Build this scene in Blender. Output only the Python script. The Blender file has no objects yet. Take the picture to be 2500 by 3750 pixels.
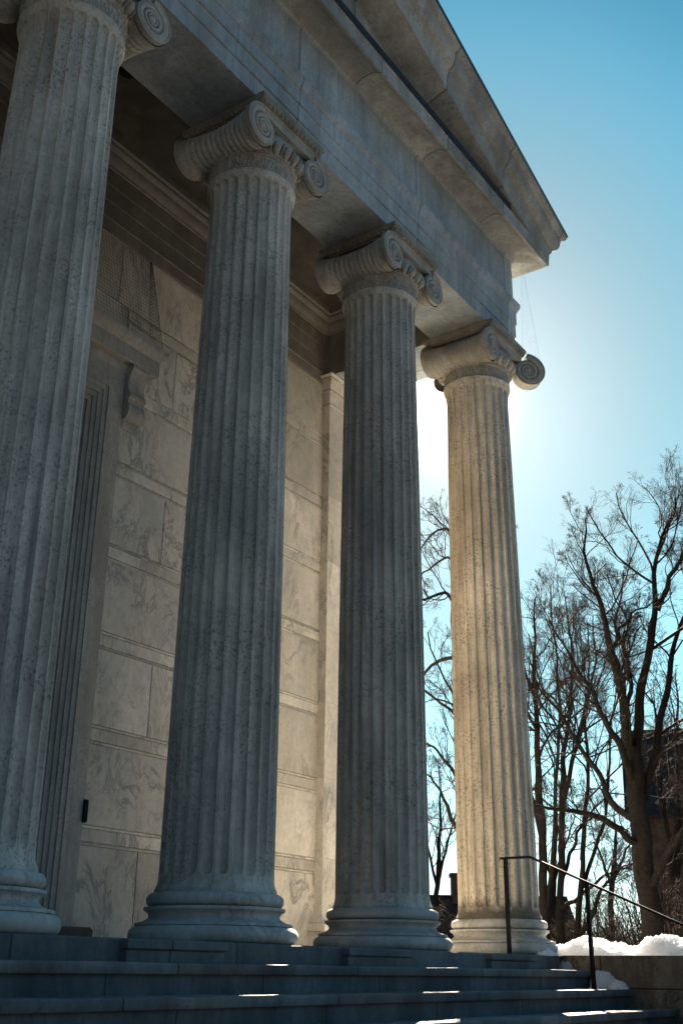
import bpy, math, random
import numpy as np
from mathutils import Vector
PI = math.pi
SC = bpy.context.scene
COL = SC.collection
random.seed(7)

# ------------------------------------------------------------------ camera
CAM = dict(f=4033.3, a=math.radians(55.5323), p=math.radians(22.65975), roll=math.radians(0.61882),
           loc=np.array([-4.20997, -5.51516, -0.28065]))
def cam_axes():
    a, p, r = CAM['a'], CAM['p'], CAM['roll']
    fw = np.array([math.sin(a)*math.cos(p), math.cos(a)*math.cos(p), math.sin(p)])
    rt = np.array([math.cos(a), -math.sin(a), 0.0]); up = np.cross(rt, fw)
    return rt*math.cos(r)+up*math.sin(r), -rt*math.sin(r)+up*math.cos(r), fw
RT, UP, FW = cam_axes()
def ray(x, y):
    return FW + RT*((x-1250)/CAM['f']) - UP*((y-1875)/CAM['f'])
def at(x, y, dist):                     # photo point -> world point at a horizontal distance in metres
    d = ray(x, y); return CAM['loc'] + d/math.hypot(d[0], d[1])*dist
def at_y(x, y, Y):
    d = ray(x, y); return CAM['loc'] + d*((Y-CAM['loc'][1])/d[1])

cd = bpy.data.cameras.new('camera'); cam = bpy.data.objects.new('camera', cd); COL.objects.link(cam)
from mathutils import Matrix
m = Matrix.Identity(4)
for i in range(3):
    m[i][0], m[i][1], m[i][2], m[i][3] = RT[i], UP[i], -FW[i], CAM['loc'][i]
cam.matrix_world = m
cd.sensor_fit = 'VERTICAL'; cd.sensor_height = 36; cd.lens = CAM['f']/3750*36
cd.clip_start = 0.05; cd.clip_end = 3000
SC.camera = cam

# ------------------------------------------------------------------ light
SUN_EL, SUN_AZ = math.radians(28.0), math.radians(28.2)     # azimuth from +X towards +Y
SUN_DIR = Vector((math.cos(SUN_EL)*math.cos(SUN_AZ), math.cos(SUN_EL)*math.sin(SUN_AZ), math.sin(SUN_EL)))
sl = bpy.data.lights.new('sun', 'SUN'); so = bpy.data.objects.new('sun', sl); COL.objects.link(so)
sl.energy = 5.0; sl.angle = math.radians(0.5); sl.color = (1.0, 0.86, 0.68)
so.rotation_euler = SUN_DIR.to_track_quat('Z', 'Y').to_euler(); so.location = (40, 22, 30)

w = bpy.data.worlds.new('World'); SC.world = w; w.use_nodes = True
nt = w.node_tree; nt.nodes.clear()
def N(tree, typ, **kw):
    n = tree.nodes.new(typ)
    for k, v in kw.items(): setattr(n, k, v)
    return n
out = N(nt, 'ShaderNodeOutputWorld'); bg = N(nt, 'ShaderNodeBackground')
sky = N(nt, 'ShaderNodeTexSky', sky_type='NISHITA', sun_disc=False, sun_elevation=SUN_EL,
        sun_rotation=PI/2-SUN_AZ, air_density=1.0, dust_density=0.6, ozone_density=1.2, altitude=50)
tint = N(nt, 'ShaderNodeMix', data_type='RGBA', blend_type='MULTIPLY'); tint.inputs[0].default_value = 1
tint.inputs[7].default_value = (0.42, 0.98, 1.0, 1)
tc = N(nt, 'ShaderNodeTexCoord'); dot = N(nt, 'ShaderNodeVectorMath', operation='DOT_PRODUCT')
nrm = N(nt, 'ShaderNodeVectorMath', operation='NORMALIZE')
dot.inputs[1].default_value = SUN_DIR
nt.links.new(tc.outputs['Generated'], nrm.inputs[0]); nt.links.new(nrm.outputs[0], dot.inputs[0])
def M(tree, op, a, b=None, c=None, clamp=False):
    n = N(tree, 'ShaderNodeMath', operation=op, use_clamp=clamp)
    for i, v in enumerate((a, b, c)):
        if v is None: continue
        if isinstance(v, (int, float)): n.inputs[i].default_value = v
        else: tree.links.new(v, n.inputs[i])
    return n.outputs[0]
cs = M(nt, 'MAXIMUM', dot.outputs['Value'], 0.0)
SKY_STR = 0.05
aur = M(nt, 'MULTIPLY', M(nt, 'POWER', cs, 27.0), 1.15)          # broad pale aureole round the sun
aur2 = M(nt, 'MULTIPLY', M(nt, 'POWER', cs, 160.0), 0.8)       # tight one
core = M(nt, 'MULTIPLY', M(nt, 'POWER', cs, 2500.0), 30.0)      # sun's own blaze
sz = N(nt, 'ShaderNodeSeparateXYZ'); nt.links.new(nrm.outputs[0], sz.inputs[0])
hz = M(nt, 'MULTIPLY', M(nt, 'POWER', M(nt, 'SUBTRACT', 1.0, M(nt, 'ABSOLUTE', sz.outputs[2]), clamp=True), 6.0), M(nt, 'MULTIPLY', M(nt, 'POWER', cs, 2.0), 4.4))
glow = M(nt, 'ADD', M(nt, 'ADD', M(nt, 'ADD', aur, aur2), core), hz)
gl = N(nt, 'ShaderNodeMix', data_type='RGBA', blend_type='MULTIPLY'); gl.inputs[0].default_value = 1
gl.inputs[6].default_value = (1.0, 0.80, 0.79, 1); nt.links.new(glow, gl.inputs[7])
add = N(nt, 'ShaderNodeMix', data_type='RGBA', blend_type='ADD'); add.inputs[0].default_value = 1
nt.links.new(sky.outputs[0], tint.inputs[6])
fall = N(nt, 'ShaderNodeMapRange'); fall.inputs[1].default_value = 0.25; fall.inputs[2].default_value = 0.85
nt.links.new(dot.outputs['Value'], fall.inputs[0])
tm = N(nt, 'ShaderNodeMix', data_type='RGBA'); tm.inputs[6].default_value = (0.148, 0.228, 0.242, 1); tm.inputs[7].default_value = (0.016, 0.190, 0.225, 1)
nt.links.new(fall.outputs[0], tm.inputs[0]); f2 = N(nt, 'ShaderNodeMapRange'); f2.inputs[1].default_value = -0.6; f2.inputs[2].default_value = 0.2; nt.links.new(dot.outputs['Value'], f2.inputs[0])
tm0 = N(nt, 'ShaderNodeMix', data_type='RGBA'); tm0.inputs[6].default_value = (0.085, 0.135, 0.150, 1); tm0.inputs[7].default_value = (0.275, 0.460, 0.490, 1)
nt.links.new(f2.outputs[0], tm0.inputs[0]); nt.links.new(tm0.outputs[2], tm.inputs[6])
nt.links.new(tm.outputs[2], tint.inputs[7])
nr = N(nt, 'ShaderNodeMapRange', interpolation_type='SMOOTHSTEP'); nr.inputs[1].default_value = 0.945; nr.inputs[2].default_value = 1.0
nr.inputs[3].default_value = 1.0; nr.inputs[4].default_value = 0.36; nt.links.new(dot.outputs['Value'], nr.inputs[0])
hp = M(nt, 'POWER', M(nt, 'SUBTRACT', 1.0, M(nt, 'ABSOLUTE', sz.outputs[2]), clamp=True), 6.0)
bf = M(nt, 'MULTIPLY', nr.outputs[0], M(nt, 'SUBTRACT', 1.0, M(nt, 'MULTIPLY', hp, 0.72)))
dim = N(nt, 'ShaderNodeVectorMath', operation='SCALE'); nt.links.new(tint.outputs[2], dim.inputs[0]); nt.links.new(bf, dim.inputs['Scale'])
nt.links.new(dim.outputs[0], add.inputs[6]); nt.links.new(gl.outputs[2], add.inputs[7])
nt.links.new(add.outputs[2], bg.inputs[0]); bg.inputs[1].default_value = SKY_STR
nt.links.new(bg.outputs[0], out.inputs[0])

SC.view_settings.view_transform = 'Standard'; SC.view_settings.look = 'None'
SC.view_settings.exposure = 3.2; SC.view_settings.gamma = 1.0
SC.cycles.max_bounces = 8; SC.cycles.diffuse_bounces = 6

# ------------------------------------------------------------------ materials
def new_mat(name):
    mt = bpy.data.materials.new(name); mt.use_nodes = True
    return mt, mt.node_tree, mt.node_tree.nodes['Principled BSDF']
def scaled(t, vec, s):
    n = N(t, 'ShaderNodeVectorMath', operation='MULTIPLY'); n.inputs[1].default_value = s
    t.links.new(vec, n.inputs[0]); return n.outputs[0]
def noise(t, vec, scale, detail=5, rough=0.55, dist=0.0):
    n = N(t, 'ShaderNodeTexNoise'); n.inputs['Scale'].default_value = scale; n.inputs['Detail'].default_value = detail
    n.inputs['Roughness'].default_value = rough; n.inputs['Distortion'].default_value = dist
    t.links.new(vec, n.inputs['Vector']); return n.outputs[0]
def ramp(t, fac, lo, hi):
    n = N(t, 'ShaderNodeMapRange'); n.inputs[1].default_value = lo; n.inputs[2].default_value = hi
    t.links.new(fac, n.inputs[0]); return n.outputs[0]
def mix(t, fac, a, b, mode='MIX'):
    n = N(t, 'ShaderNodeMix', data_type='RGBA', blend_type=mode)
    for i, v in ((0, fac), (6, a), (7, b)):
        if isinstance(v, (int, float)): n.inputs[i].default_value = v
        elif isinstance(v, tuple): n.inputs[i].default_value = (*v, 1)
        else: t.links.new(v, n.inputs[i])
    return n.outputs[2]
def marble(name, light, dark, stain=(0.2, 0.15, 0.1), speck=0.5, speck_scale=45, streak=0.4, vein=0.0, vein_col=(0.12, 0.12, 0.12),
           joints=None, mould=None, island=False, bump=0.35, rough=0.75, stain_amt=0.45, island_var=0.25, courses=None):
    mt, t, b = new_mat(name)
    pos = N(t, 'ShaderNodeNewGeometry'); P = pos.outputs['Position']
    rnd = pos.outputs['Random Per Island'] if island else None
    if island:
        off = N(t, 'ShaderNodeVectorMath', operation='SCALE'); off.inputs[0].default_value = (37, 91, 53)
        t.links.new(rnd, off.inputs['Scale'])
        ad = N(t, 'ShaderNodeVectorMath', operation='ADD'); t.links.new(P, ad.inputs[0]); t.links.new(off.outputs[0], ad.inputs[1]); Pv = ad.outputs[0]
    else: Pv = P
    c = mix(t, ramp(t, noise(t, scaled(t, Pv, (1.5, 1.5, 0.55)), 1.6, 8, 0.68), 0.36, 0.64), dark, light)
    md = ramp(t, noise(t, P, 13.0, 6, 0.7), 0.40, 0.66)
    c = mix(t, M(t, 'MULTIPLY', md, 0.32), c, tuple(0.55*q for q in dark))
    # long soft stains running down
    st = ramp(t, noise(t, scaled(t, Pv, (3.0, 3.0, 0.45)), 1.0, 5, 0.6), 0.48, 0.72)
    c = mix(t, M(t, 'MULTIPLY', st, stain_amt), c, stain)
    sr = ramp(t, noise(t, scaled(t, P, (22.0, 22.0, 0.7)), 1.0, 4, 0.6), 0.5, 0.75)
    c = mix(t, M(t, 'MULTIPLY', sr, streak), c, tuple(0.42*q for q in dark))
    if vein:
        nv = noise(t, scaled(t, Pv, (1.0, 1.0, 0.55)), 2.3, 10, 0.70, 1.0)
        ab = M(t, 'ABSOLUTE', M(t, 'SUBTRACT', nv, 0.5))
        vm = M(t, 'SUBTRACT', 1.0, ramp(t, ab, 0.0, 0.04))
        pat = ramp(t, noise(t, Pv, 1.3, 3), 0.42, 0.62)
        c = mix(t, M(t, 'MULTIPLY', M(t, 'MULTIPLY', vm, pat), vein), c, vein_col)
        cl = ramp(t, noise(t, Pv, 9.0, 9, 0.72, 0.8), 0.56, 0.70)
        c = mix(t, M(t, 'MULTIPLY', M(t, 'MULTIPLY', cl, ramp(t, noise(t, Pv, 0.9, 2), 0.45, 0.6)), vein*0.7), c, vein_col)
    sp = noise(t, P, speck_scale, 7, 0.72)
    spm = ramp(t, sp, 0.51, 0.62)
    big = ramp(t, noise(t, P, 2.6, 4, 0.6), 0.36, 0.62)
    c = mix(t, M(t, 'MULTIPLY', M(t, 'MULTIPLY', spm, big), speck), c, tuple(0.27*q for q in dark))
    if mould:                                   # black algae round the foot of the shaft
        sp2 = N(t, 'ShaderNodeSeparateXYZ'); t.links.new(P, sp2.inputs[0])
        zz = M(t, 'ADD', sp2.outputs[2], M(t, 'MULTIPLY', M(t, 'SUBTRACT', noise(t, scaled(t, P, (9, 9, 4)), 1.0, 6, 0.7), 0.5), 0.28))
        mm = M(t, 'SUBTRACT', 1.0, ramp(t, zz, 0.30, 0.44))
        c = mix(t, M(t, 'MULTIPLY', mm, mould), c, (0.035, 0.032, 0.022))
    if island:
        k = ramp(t, rnd, 0, 1); n = N(t, 'ShaderNodeMapRange'); t.links.new(rnd, n.inputs[0])
        n.inputs[3].default_value = 1-island_var; n.inputs[4].default_value = 1.0
        cm = N(t, 'ShaderNodeCombineColor')
        for i in range(3): t.links.new(n.outputs[0], cm.inputs[i])
        c = mix(t, 1.0, c, cm.outputs[0], 'MULTIPLY')
    hgt = M(t, 'ADD', M(t, 'MULTIPLY', sp, 0.6), M(t, 'MULTIPLY', noise(t, P, speck_scale*3.2, 4, 0.6), 0.4))
    if joints:
        sep = N(t, 'ShaderNodeSeparateXYZ'); t.links.new(P, sep.inputs[0])
        per, x0, axis, by_obj = joints
        q = sep.outputs[axis]
        if by_obj:
            oi = N(t, 'ShaderNodeObjectInfo'); q = M(t, 'ADD', q, M(t, 'MULTIPLY', oi.outputs['Random'], 9.7))
        fr = M(t, 'FRACT', M(t, 'DIVIDE', M(t, 'ADD', q, 100*per-x0), per))
        ds = M(t, 'MULTIPLY', M(t, 'MINIMUM', fr, M(t, 'SUBTRACT', 1.0, fr)), per)
        wn = N(t, 'ShaderNodeTexWhiteNoise', noise_dimensions='1D'); t.links.new(M(t, 'FLOOR', M(t, 'DIVIDE', M(t, 'ADD', q, 100*per-x0), per)), wn.inputs['W'])
        tn = N(t, 'ShaderNodeMapRange'); tn.inputs[3].default_value = 0.72; tn.inputs[4].default_value = 1.08; t.links.new(wn.outputs['Value'], tn.inputs[0])
        cm2 = N(t, 'ShaderNodeCombineColor')
        for i in range(3): t.links.new(tn.outputs[0], cm2.inputs[i])
        c = mix(t, 1.0, c, cm2.outputs[0], 'MULTIPLY')
        jm = M(t, 'SUBTRACT', 1.0, ramp(t, ds, 0.003, 0.011))
        c = mix(t, M(t, 'MULTIPLY', jm, 0.75), c, (0.02, 0.018, 0.015))
        hgt = M(t, 'SUBTRACT', hgt, M(t, 'MULTIPLY', jm, 1.2))
    bp = N(t, 'ShaderNodeBump'); bp.inputs['Strength'].default_value = bump; bp.inputs['Distance'].default_value = 0.012
    t.links.new(hgt, bp.inputs['Height']); t.links.new(bp.outputs[0], b.inputs['Normal'])
    t.links.new(c, b.inputs['Base Color']); b.inputs['Roughness'].default_value = rough
    b.inputs['Specular IOR Level'].default_value = 0.3
    return mt
MAT = {}
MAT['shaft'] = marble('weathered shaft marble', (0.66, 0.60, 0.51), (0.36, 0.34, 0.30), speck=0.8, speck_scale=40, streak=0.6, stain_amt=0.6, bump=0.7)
MAT['shaft_bounce_lit'] = marble('shaft marble with painted bounce light', (0.78, 0.70, 0.58), (0.44, 0.39, 0.31), stain=(0.26, 0.19, 0.11), speck=0.9, speck_scale=40, streak=0.7, stain_amt=0.5, bump=0.7, mould=0.85)  # lighter shaft copy: warm bounce light painted into its colour; the algae is real
MAT['base'] = marble('column base marble', (0.50, 0.49, 0.45), (0.34, 0.34, 0.32), speck=0.25, speck_scale=60, streak=0.1, vein=0.5, stain_amt=0.3, bump=0.2)
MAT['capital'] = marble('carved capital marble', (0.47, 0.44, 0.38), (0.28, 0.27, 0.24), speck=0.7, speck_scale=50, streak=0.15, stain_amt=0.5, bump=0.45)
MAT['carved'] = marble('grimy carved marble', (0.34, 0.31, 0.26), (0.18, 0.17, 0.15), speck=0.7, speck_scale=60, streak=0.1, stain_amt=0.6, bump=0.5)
MAT['entab'] = marble('entablature marble', (0.52, 0.57, 0.59), (0.30, 0.345, 0.365), stain=(0.24, 0.18, 0.115), speck=0.55, speck_scale=70, streak=0.45, stain_amt=0.45, bump=0.4, joints=(2.2648, 1.132+1.3, 0, False))
MAT['cornice'] = marble('cornice marble', (0.47, 0.455, 0.41), (0.27, 0.275, 0.26), stain=(0.17, 0.13, 0.085), speck=0.5, speck_scale=40, streak=0.25, stain_amt=0.55, bump=0.4, vein=0.4, joints=(1.42, 0.55, 0, False))
MAT['wall'] = marble('ashlar wall marble', (0.74, 0.69, 0.60), (0.52, 0.505, 0.46), stain=(0.46, 0.37, 0.25), speck=0.35, speck_scale=60, streak=0.08, vein=0.8, vein_col=(0.19, 0.19, 0.175), island=True, stain_amt=0.3, bump=0.15, island_var=0.38)
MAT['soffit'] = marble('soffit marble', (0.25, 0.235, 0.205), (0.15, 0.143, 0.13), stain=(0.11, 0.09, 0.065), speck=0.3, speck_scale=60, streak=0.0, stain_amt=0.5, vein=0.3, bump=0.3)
MAT['floor'] = marble('floor marble', (0.82, 0.76, 0.67), (0.70, 0.64, 0.56), speck=0.15, streak=0.0, stain_amt=0.15, bump=0.15, joints=(1.132, 0.3, 0, False))
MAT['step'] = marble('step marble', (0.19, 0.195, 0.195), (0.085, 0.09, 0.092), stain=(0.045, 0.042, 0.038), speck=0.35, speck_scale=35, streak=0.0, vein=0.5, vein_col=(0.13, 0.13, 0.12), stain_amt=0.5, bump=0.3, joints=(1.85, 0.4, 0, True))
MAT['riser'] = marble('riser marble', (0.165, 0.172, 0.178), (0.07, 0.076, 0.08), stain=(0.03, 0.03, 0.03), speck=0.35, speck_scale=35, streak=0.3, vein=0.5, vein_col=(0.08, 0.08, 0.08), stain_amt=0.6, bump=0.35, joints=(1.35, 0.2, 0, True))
MAT['frame'] = marble('door surround marble', (0.42, 0.40, 0.36), (0.27, 0.265, 0.245), speck=0.45, speck_scale=60, streak=0.5, stain_amt=0.4, bump=0.3)
MAT['cheek'] = marble('stained sandstone', (0.36, 0.28, 0.20), (0.14, 0.11, 0.08), stain=(0.02, 0.016, 0.012), speck=0.8, speck_scale=22, streak=0.35, vein=1.0, vein_col=(0.012, 0.010, 0.008), stain_amt=0.95, bump=0.8, joints=(1.5, -1.05, 1, False))
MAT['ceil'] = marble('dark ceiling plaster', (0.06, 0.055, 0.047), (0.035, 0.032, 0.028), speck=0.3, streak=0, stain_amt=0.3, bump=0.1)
def plain(name, col, rough=0.6, metal=0.0, var=0.25, scale=8.0, bump=0.2):
    mt, t, b = new_mat(name); g = N(t, 'ShaderNodeNewGeometry').outputs['Position']
    n = noise(t, g, scale, 6, 0.65)
    t.links.new(mix(t, ramp(t, n, 0.3, 0.7), tuple(q*(1-var) for q in col), tuple(q*(1+var) for q in col)), b.inputs['Base Color'])
    b.inputs['Roughness'].default_value = rough; b.inputs['Metallic'].default_value = metal
    b.inputs['Specular IOR Level'].default_value = 0.08 if rough > 0.42 else 0.4
    bp = N(t, 'ShaderNodeBump'); bp.inputs['Strength'].default_value = bump; bp.inputs['Distance'].default_value = 0.01
    t.links.new(noise(t, g, scale*6, 5, 0.6), bp.inputs['Height']); t.links.new(bp.outputs[0], b.inputs['Normal'])
    return mt
MAT['iron'] = plain('black painted iron', (0.006, 0.006, 0.0065), 0.6, 0.0, 0.3, 20)
MAT['lead'] = plain('dark lead flashing', (0.025, 0.026, 0.028), 0.6, 0.0, 0.5, 6)
MAT['copper'] = plain('dark roof edge metal', (0.02, 0.03, 0.035), 0.4, 0.3, 0.3, 6)
MAT['bark'] = plain('dark bark', (0.012, 0.010, 0.008), 0.9, 0, 0.7, 14, 1.0)
MAT['twig'] = plain('brown twigs', (0.022, 0.015, 0.012), 0.85, 0, 0.3, 5, 0)
MAT['wire'] = plain('netting wire', (0.03, 0.03, 0.03), 0.6)
MAT['bronze'] = plain('dark bronze door', (0.04, 0.032, 0.024), 0.45, 0.5, 0.3, 4)
MAT['roof'] = plain('grey slate roof', (0.02, 0.018, 0.018), 0.8, 0, 0.3, 3)
MAT['ground'] = plain('winter lawn', (0.075, 0.06, 0.04), 0.95, 0, 0.5, 0.6, 0.5)
def lawn():
    mt, t, b = new_mat('snowy winter lawn'); g = N(t, 'ShaderNodeNewGeometry').outputs['Position']
    grass = mix(t, noise(t, g, 3.0, 6), (0.05, 0.042, 0.025), (0.10, 0.08, 0.05))
    c = mix(t, ramp(t, noise(t, g, 0.22, 6, 0.6), 0.62, 0.66), grass, (0.80, 0.81, 0.83))
    t.links.new(c, b.inputs['Base Color']); b.inputs['Roughness'].default_value = 0.9; return mt
MAT['ground'] = lawn()
MAT['hedge'] = plain('bare brush', (0.05, 0.036, 0.027), 0.95, 0, 0.6, 3, 0.8)
MAT['brick'] = plain('dark brick', (0.06, 0.045, 0.038), 0.9, 0, 0.5, 5, 0.4)
MAT['trim'] = plain('grey stone trim', (0.13, 0.125, 0.12), 0.8, 0, 0.2, 6)
MAT['pane'] = plain('dark window glass', (0.02, 0.025, 0.03), 0.15, 0, 0.2, 2, 0)
def snow_mat():
    mt, t, b = new_mat('snow'); g = N(t, 'ShaderNodeNewGeometry').outputs['Position']
    t.links.new(mix(t, ramp(t, noise(t, g, 30, 8, 0.75), 0.56, 0.72), (0.965, 0.97, 0.975), (0.62, 0.60, 0.57)), b.inputs['Base Color']); b.inputs['Roughness'].default_value = 0.6
    b.inputs['Subsurface Weight'].default_value = 1.0; b.inputs['Subsurface Radius'].default_value = (1.0, 1.0, 1.0); b.inputs['Subsurface Scale'].default_value = 0.4
    bp = N(t, 'ShaderNodeBump'); bp.inputs['Strength'].default_value = 0.9; bp.inputs['Distance'].default_value = 0.03
    t.links.new(M(t, 'ADD', noise(t, g, 40, 8, 0.75), M(t, 'MULTIPLY', noise(t, g, 14, 5, 0.7), 1.5)), bp.inputs['Height']); t.links.new(bp.outputs[0], b.inputs['Normal'])
    return mt
MAT['snow'] = snow_mat()

# ------------------------------------------------------------------ mesh helpers
class MB:
    def __init__(s): s.v = []; s.f = []; s.n = 0
    def add(s, v, f):
        v = np.asarray(v, float).reshape(-1, 3); s.v.append(v)
        s.f += [tuple(int(i)+s.n for i in q) for q in f]; s.n += len(v); return s
    def grid(s, V, wrap_u=False, wrap_v=False, flip=False):
        V = np.asarray(V, float); a, b = V.shape[:2]; F = []
        for i in range(a if wrap_u else a-1):
            for j in range(b if wrap_v else b-1):
                q = (i*b+j, ((i+1) % a)*b+j, ((i+1) % a)*b+(j+1) % b, i*b+(j+1) % b)
                F.append(q[::-1] if flip else q)
        return s.add(V.reshape(-1, 3), F)
    def box(s, x0, x1, y0, y1, z0, z1, bev=0.0):
        b = min(bev, (x1-x0)/2.01, (y1-y0)/2.01, (z1-z0)/2.01)
        if b <= 0:
            v = [(x, y, z) for x in (x0, x1) for y in (y0, y1) for z in (z0, z1)]
            return s.add(v, [(0, 1, 3, 2), (4, 6, 7, 5), (0, 4, 5, 1), (2, 3, 7, 6), (0, 2, 6, 4), (1, 5, 7, 3)])
        prof = [(-b, z0), (0, z0+b), (0, z1-b), (-b, z1)]
        return s.ring(x0, x1, y0, y1, prof, True, True)
    def ring(s, x0, x1, y0, y1, prof, cap0=False, cap1=False, inward=False):
        # rectangular ring: profile of (outward projection, z)
        V = []
        for p, z in prof:
            if inward: p = -p
            V.append([(x0-p, y0-p, z), (x1+p, y0-p, z), (x1+p, y1+p, z), (x0-p, y1+p, z)])
        s.grid(V, wrap_v=True, flip=not inward)
        n = len(prof)
        F = []
        if cap0: F.append((0, 3, 2, 1))
        if cap1: k = (n-1)*4; F.append((k, k+1, k+2, k+3))
        if F:
            base = s.n-n*4
            s.f += [tuple(i+base for i in q) for q in F]
        return s
    def lathe(s, prof, seg=96, c=(0, 0, 0)):
        V = [[(c[0]+r*math.cos(t), c[1]+r*math.sin(t), c[2]+z) for t in np.linspace(0, 2*PI, seg, endpoint=False)] for r, z in prof]
        return s.grid(V, wrap_v=True, flip=True)
    def ball(s, c, r, seg=8, rings=5, axes=None):
        r = (r, r, r) if isinstance(r, (int, float)) else r
        A = np.eye(3) if axes is None else np.asarray(axes, float)
        V = []
        for i in range(rings+1):
            ph = PI*i/rings
            V.append([np.asarray(c)+A[0]*r[0]*math.sin(ph)*math.cos(t)+A[1]*r[1]*math.sin(ph)*math.sin(t)+A[2]*r[2]*math.cos(ph) for t in np.linspace(0, 2*PI, seg, endpoint=False)])
        return s.grid(V, wrap_v=True)
    def bar(s, a, b, w, h=None):
        a = np.asarray(a, float); b = np.asarray(b, float); h = h or w; d = (b-a)/np.linalg.norm(b-a)
        u = np.cross(d, (0, 0, 1.0)); u = np.array([1.0, 0, 0]) if np.linalg.norm(u) < 1e-4 else u/np.linalg.norm(u); v = np.cross(u, d)
        V = [[p+u*sx*w/2+v*sy*h/2 for sx, sy in ((-1, -1), (1, -1), (1, 1), (-1, 1))] for p in (a, b)]
        s.grid(V, wrap_v=True); k = s.n-8
        s.f += [(k, k+1, k+2, k+3), (k+4, k+7, k+6, k+5)]; return s
    def build(s, name, mat, parent=None, smooth=None, link=True, origin=None):
        me = bpy.data.meshes.new(name); V = np.concatenate(s.v) if s.v else np.zeros((0, 3))
        if origin is not None: V = V-np.asarray(origin)
        me.from_pydata(V.tolist(), [], s.f); me.materials.append(mat if not isinstance(mat, str) else MAT[mat])
        import bmesh
        bm = bmesh.new(); bm.from_mesh(me); bmesh.ops.recalc_face_normals(bm, faces=bm.faces); bm.to_mesh(me); bm.free()
        if smooth is not None:
            me.shade_smooth(); me.set_sharp_from_angle(angle=math.radians(smooth))
        me.update()
        o = bpy.data.objects.new(name, me)
        if origin is not None: o.location = origin
        COL.objects.link(o)
        if parent is not None: o.parent = parent
        return o
def empty(name, loc=(0, 0, 0)):
    o = bpy.data.objects.new(name, None); o.location = loc; COL.objects.link(o); return o
def tag(o, label=None, cat=None, group=None, kind=None):
    for k, v in (('label', label), ('category', cat), ('group', group), ('kind', kind)):
        if v: o[k] = v
    return o

# ------------------------------------------------------------------ dimensions
S = 2.2648; XC = 1.132; XA = 7.1813; WA = 0.3869; XL = 2*XC-XA
ZA, ZC, Z0 = 7.135, 8.507, -0.1137
YW, YN = 2.09, 1.98                       # back wall, pilaster face
YB = 13.0                                  # rear of the building
SLOPE = math.tan(math.radians(17.75))
bld = empty('marble_portico_building', (XC, YW, Z0))
tag(bld, 'weathered marble building with tall fluted columns, pediment and carved doorway above the steps', 'building')
BO = Vector(bld.location)
def P_(o):                                  # parent to the building, keep world place
    o.parent = bld; o.matrix_parent_inverse = Matrix.Translation(-BO); return o

# ------------------------------------------------------------------ columns
def shaft_mesh():
    nf = 24; hw = 0.40; dep = 0.037
    us = [-0.5, -hw-0.004, -hw+0.002, -hw*0.93, -hw*0.75, -hw*0.48, -hw*0.2, hw*0.2, hw*0.48, hw*0.75, hw*0.93, hw-0.002, hw+0.004]
    zb, zt = 0.338, 6.402
    zs = list(np.linspace(0.225, 0.25, 2))+list(np.linspace(0.262, 0.335, 7))
    e = 0.046
    zs += list(zb+e*(1-np.cos(np.linspace(0, PI/2, 9))))[0:]
    zs += list(np.linspace(zb+e, zt-e, 46))[1:-1]
    zs += list(zt-e*(1-np.cos(np.linspace(PI/2, 0, 9))))
    zs += [6.42, 6.437, 6.452, 6.455, 6.470, 6.473, 6.476]
    def R(z):
        if z < 0.25: return 0.444
        if z < 0.338: t = (z-0.25)/0.088; return 0.42+0.024*(1-t)**2.4
        if z < 6.29: t = (z-0.338)/5.952; return 0.42-0.0416*t**1.45
        if z < 6.455: t = (z-6.29)/0.163; return 0.3784+0.0346*min(t, 1)**1.8
        if z < 6.472: return 0.417
        return 0.398
    V = []
    for z in zs:
        row = []
        for k in range(nf):
            for u in us:
                th = 2*PI*(k+u)/nf; r0 = R(z); r = r0
                v = 0.0
                if z < zb+e: v = (zb+e-z)/e
                if z > zt-e: v = (z-zt+e)/e
                q = 1-(u/hw)**2-v*v
                if abs(u) < hw and q > 0: r -= dep*(r0/0.42)*math.sqrt(q)
                row.append((r*math.cos(th), r*math.sin(th), z))
        V.append(row)
    return MB().grid(V, wrap_v=True, flip=True)
def arc(c, r, a0, a1, n, sx=1.0):
    return [(c[0]+sx*r*math.cos(t), c[1]+r*math.sin(t)) for t in np.linspace(a0, a1, n)]
def base_mesh():
    p = [(0.3, Z0)]
    p += arc((0.548, -0.055), 0.0585, -PI/2, PI/2, 13, 1.02)
    p += [(0.566, 0.005), (0.566, 0.024)]
    for t in np.linspace(0, 1, 11):          # scotia
        p.append((0.548+(0.503-0.548)*t-0.062*math.sin(PI*t)**0.8*(1-0.25*t), 0.026+0.082*t))
    p += [(0.509, 0.111), (0.509, 0.130), (0.47, 0.132)]
    p += arc((0.448, 0.180), 0.0475, -PI/2, PI/2, 13, 1.03)
    p += [(0.40, 0.2285)]
    return MB().lathe(p, 128)
KV = 0.60
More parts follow.
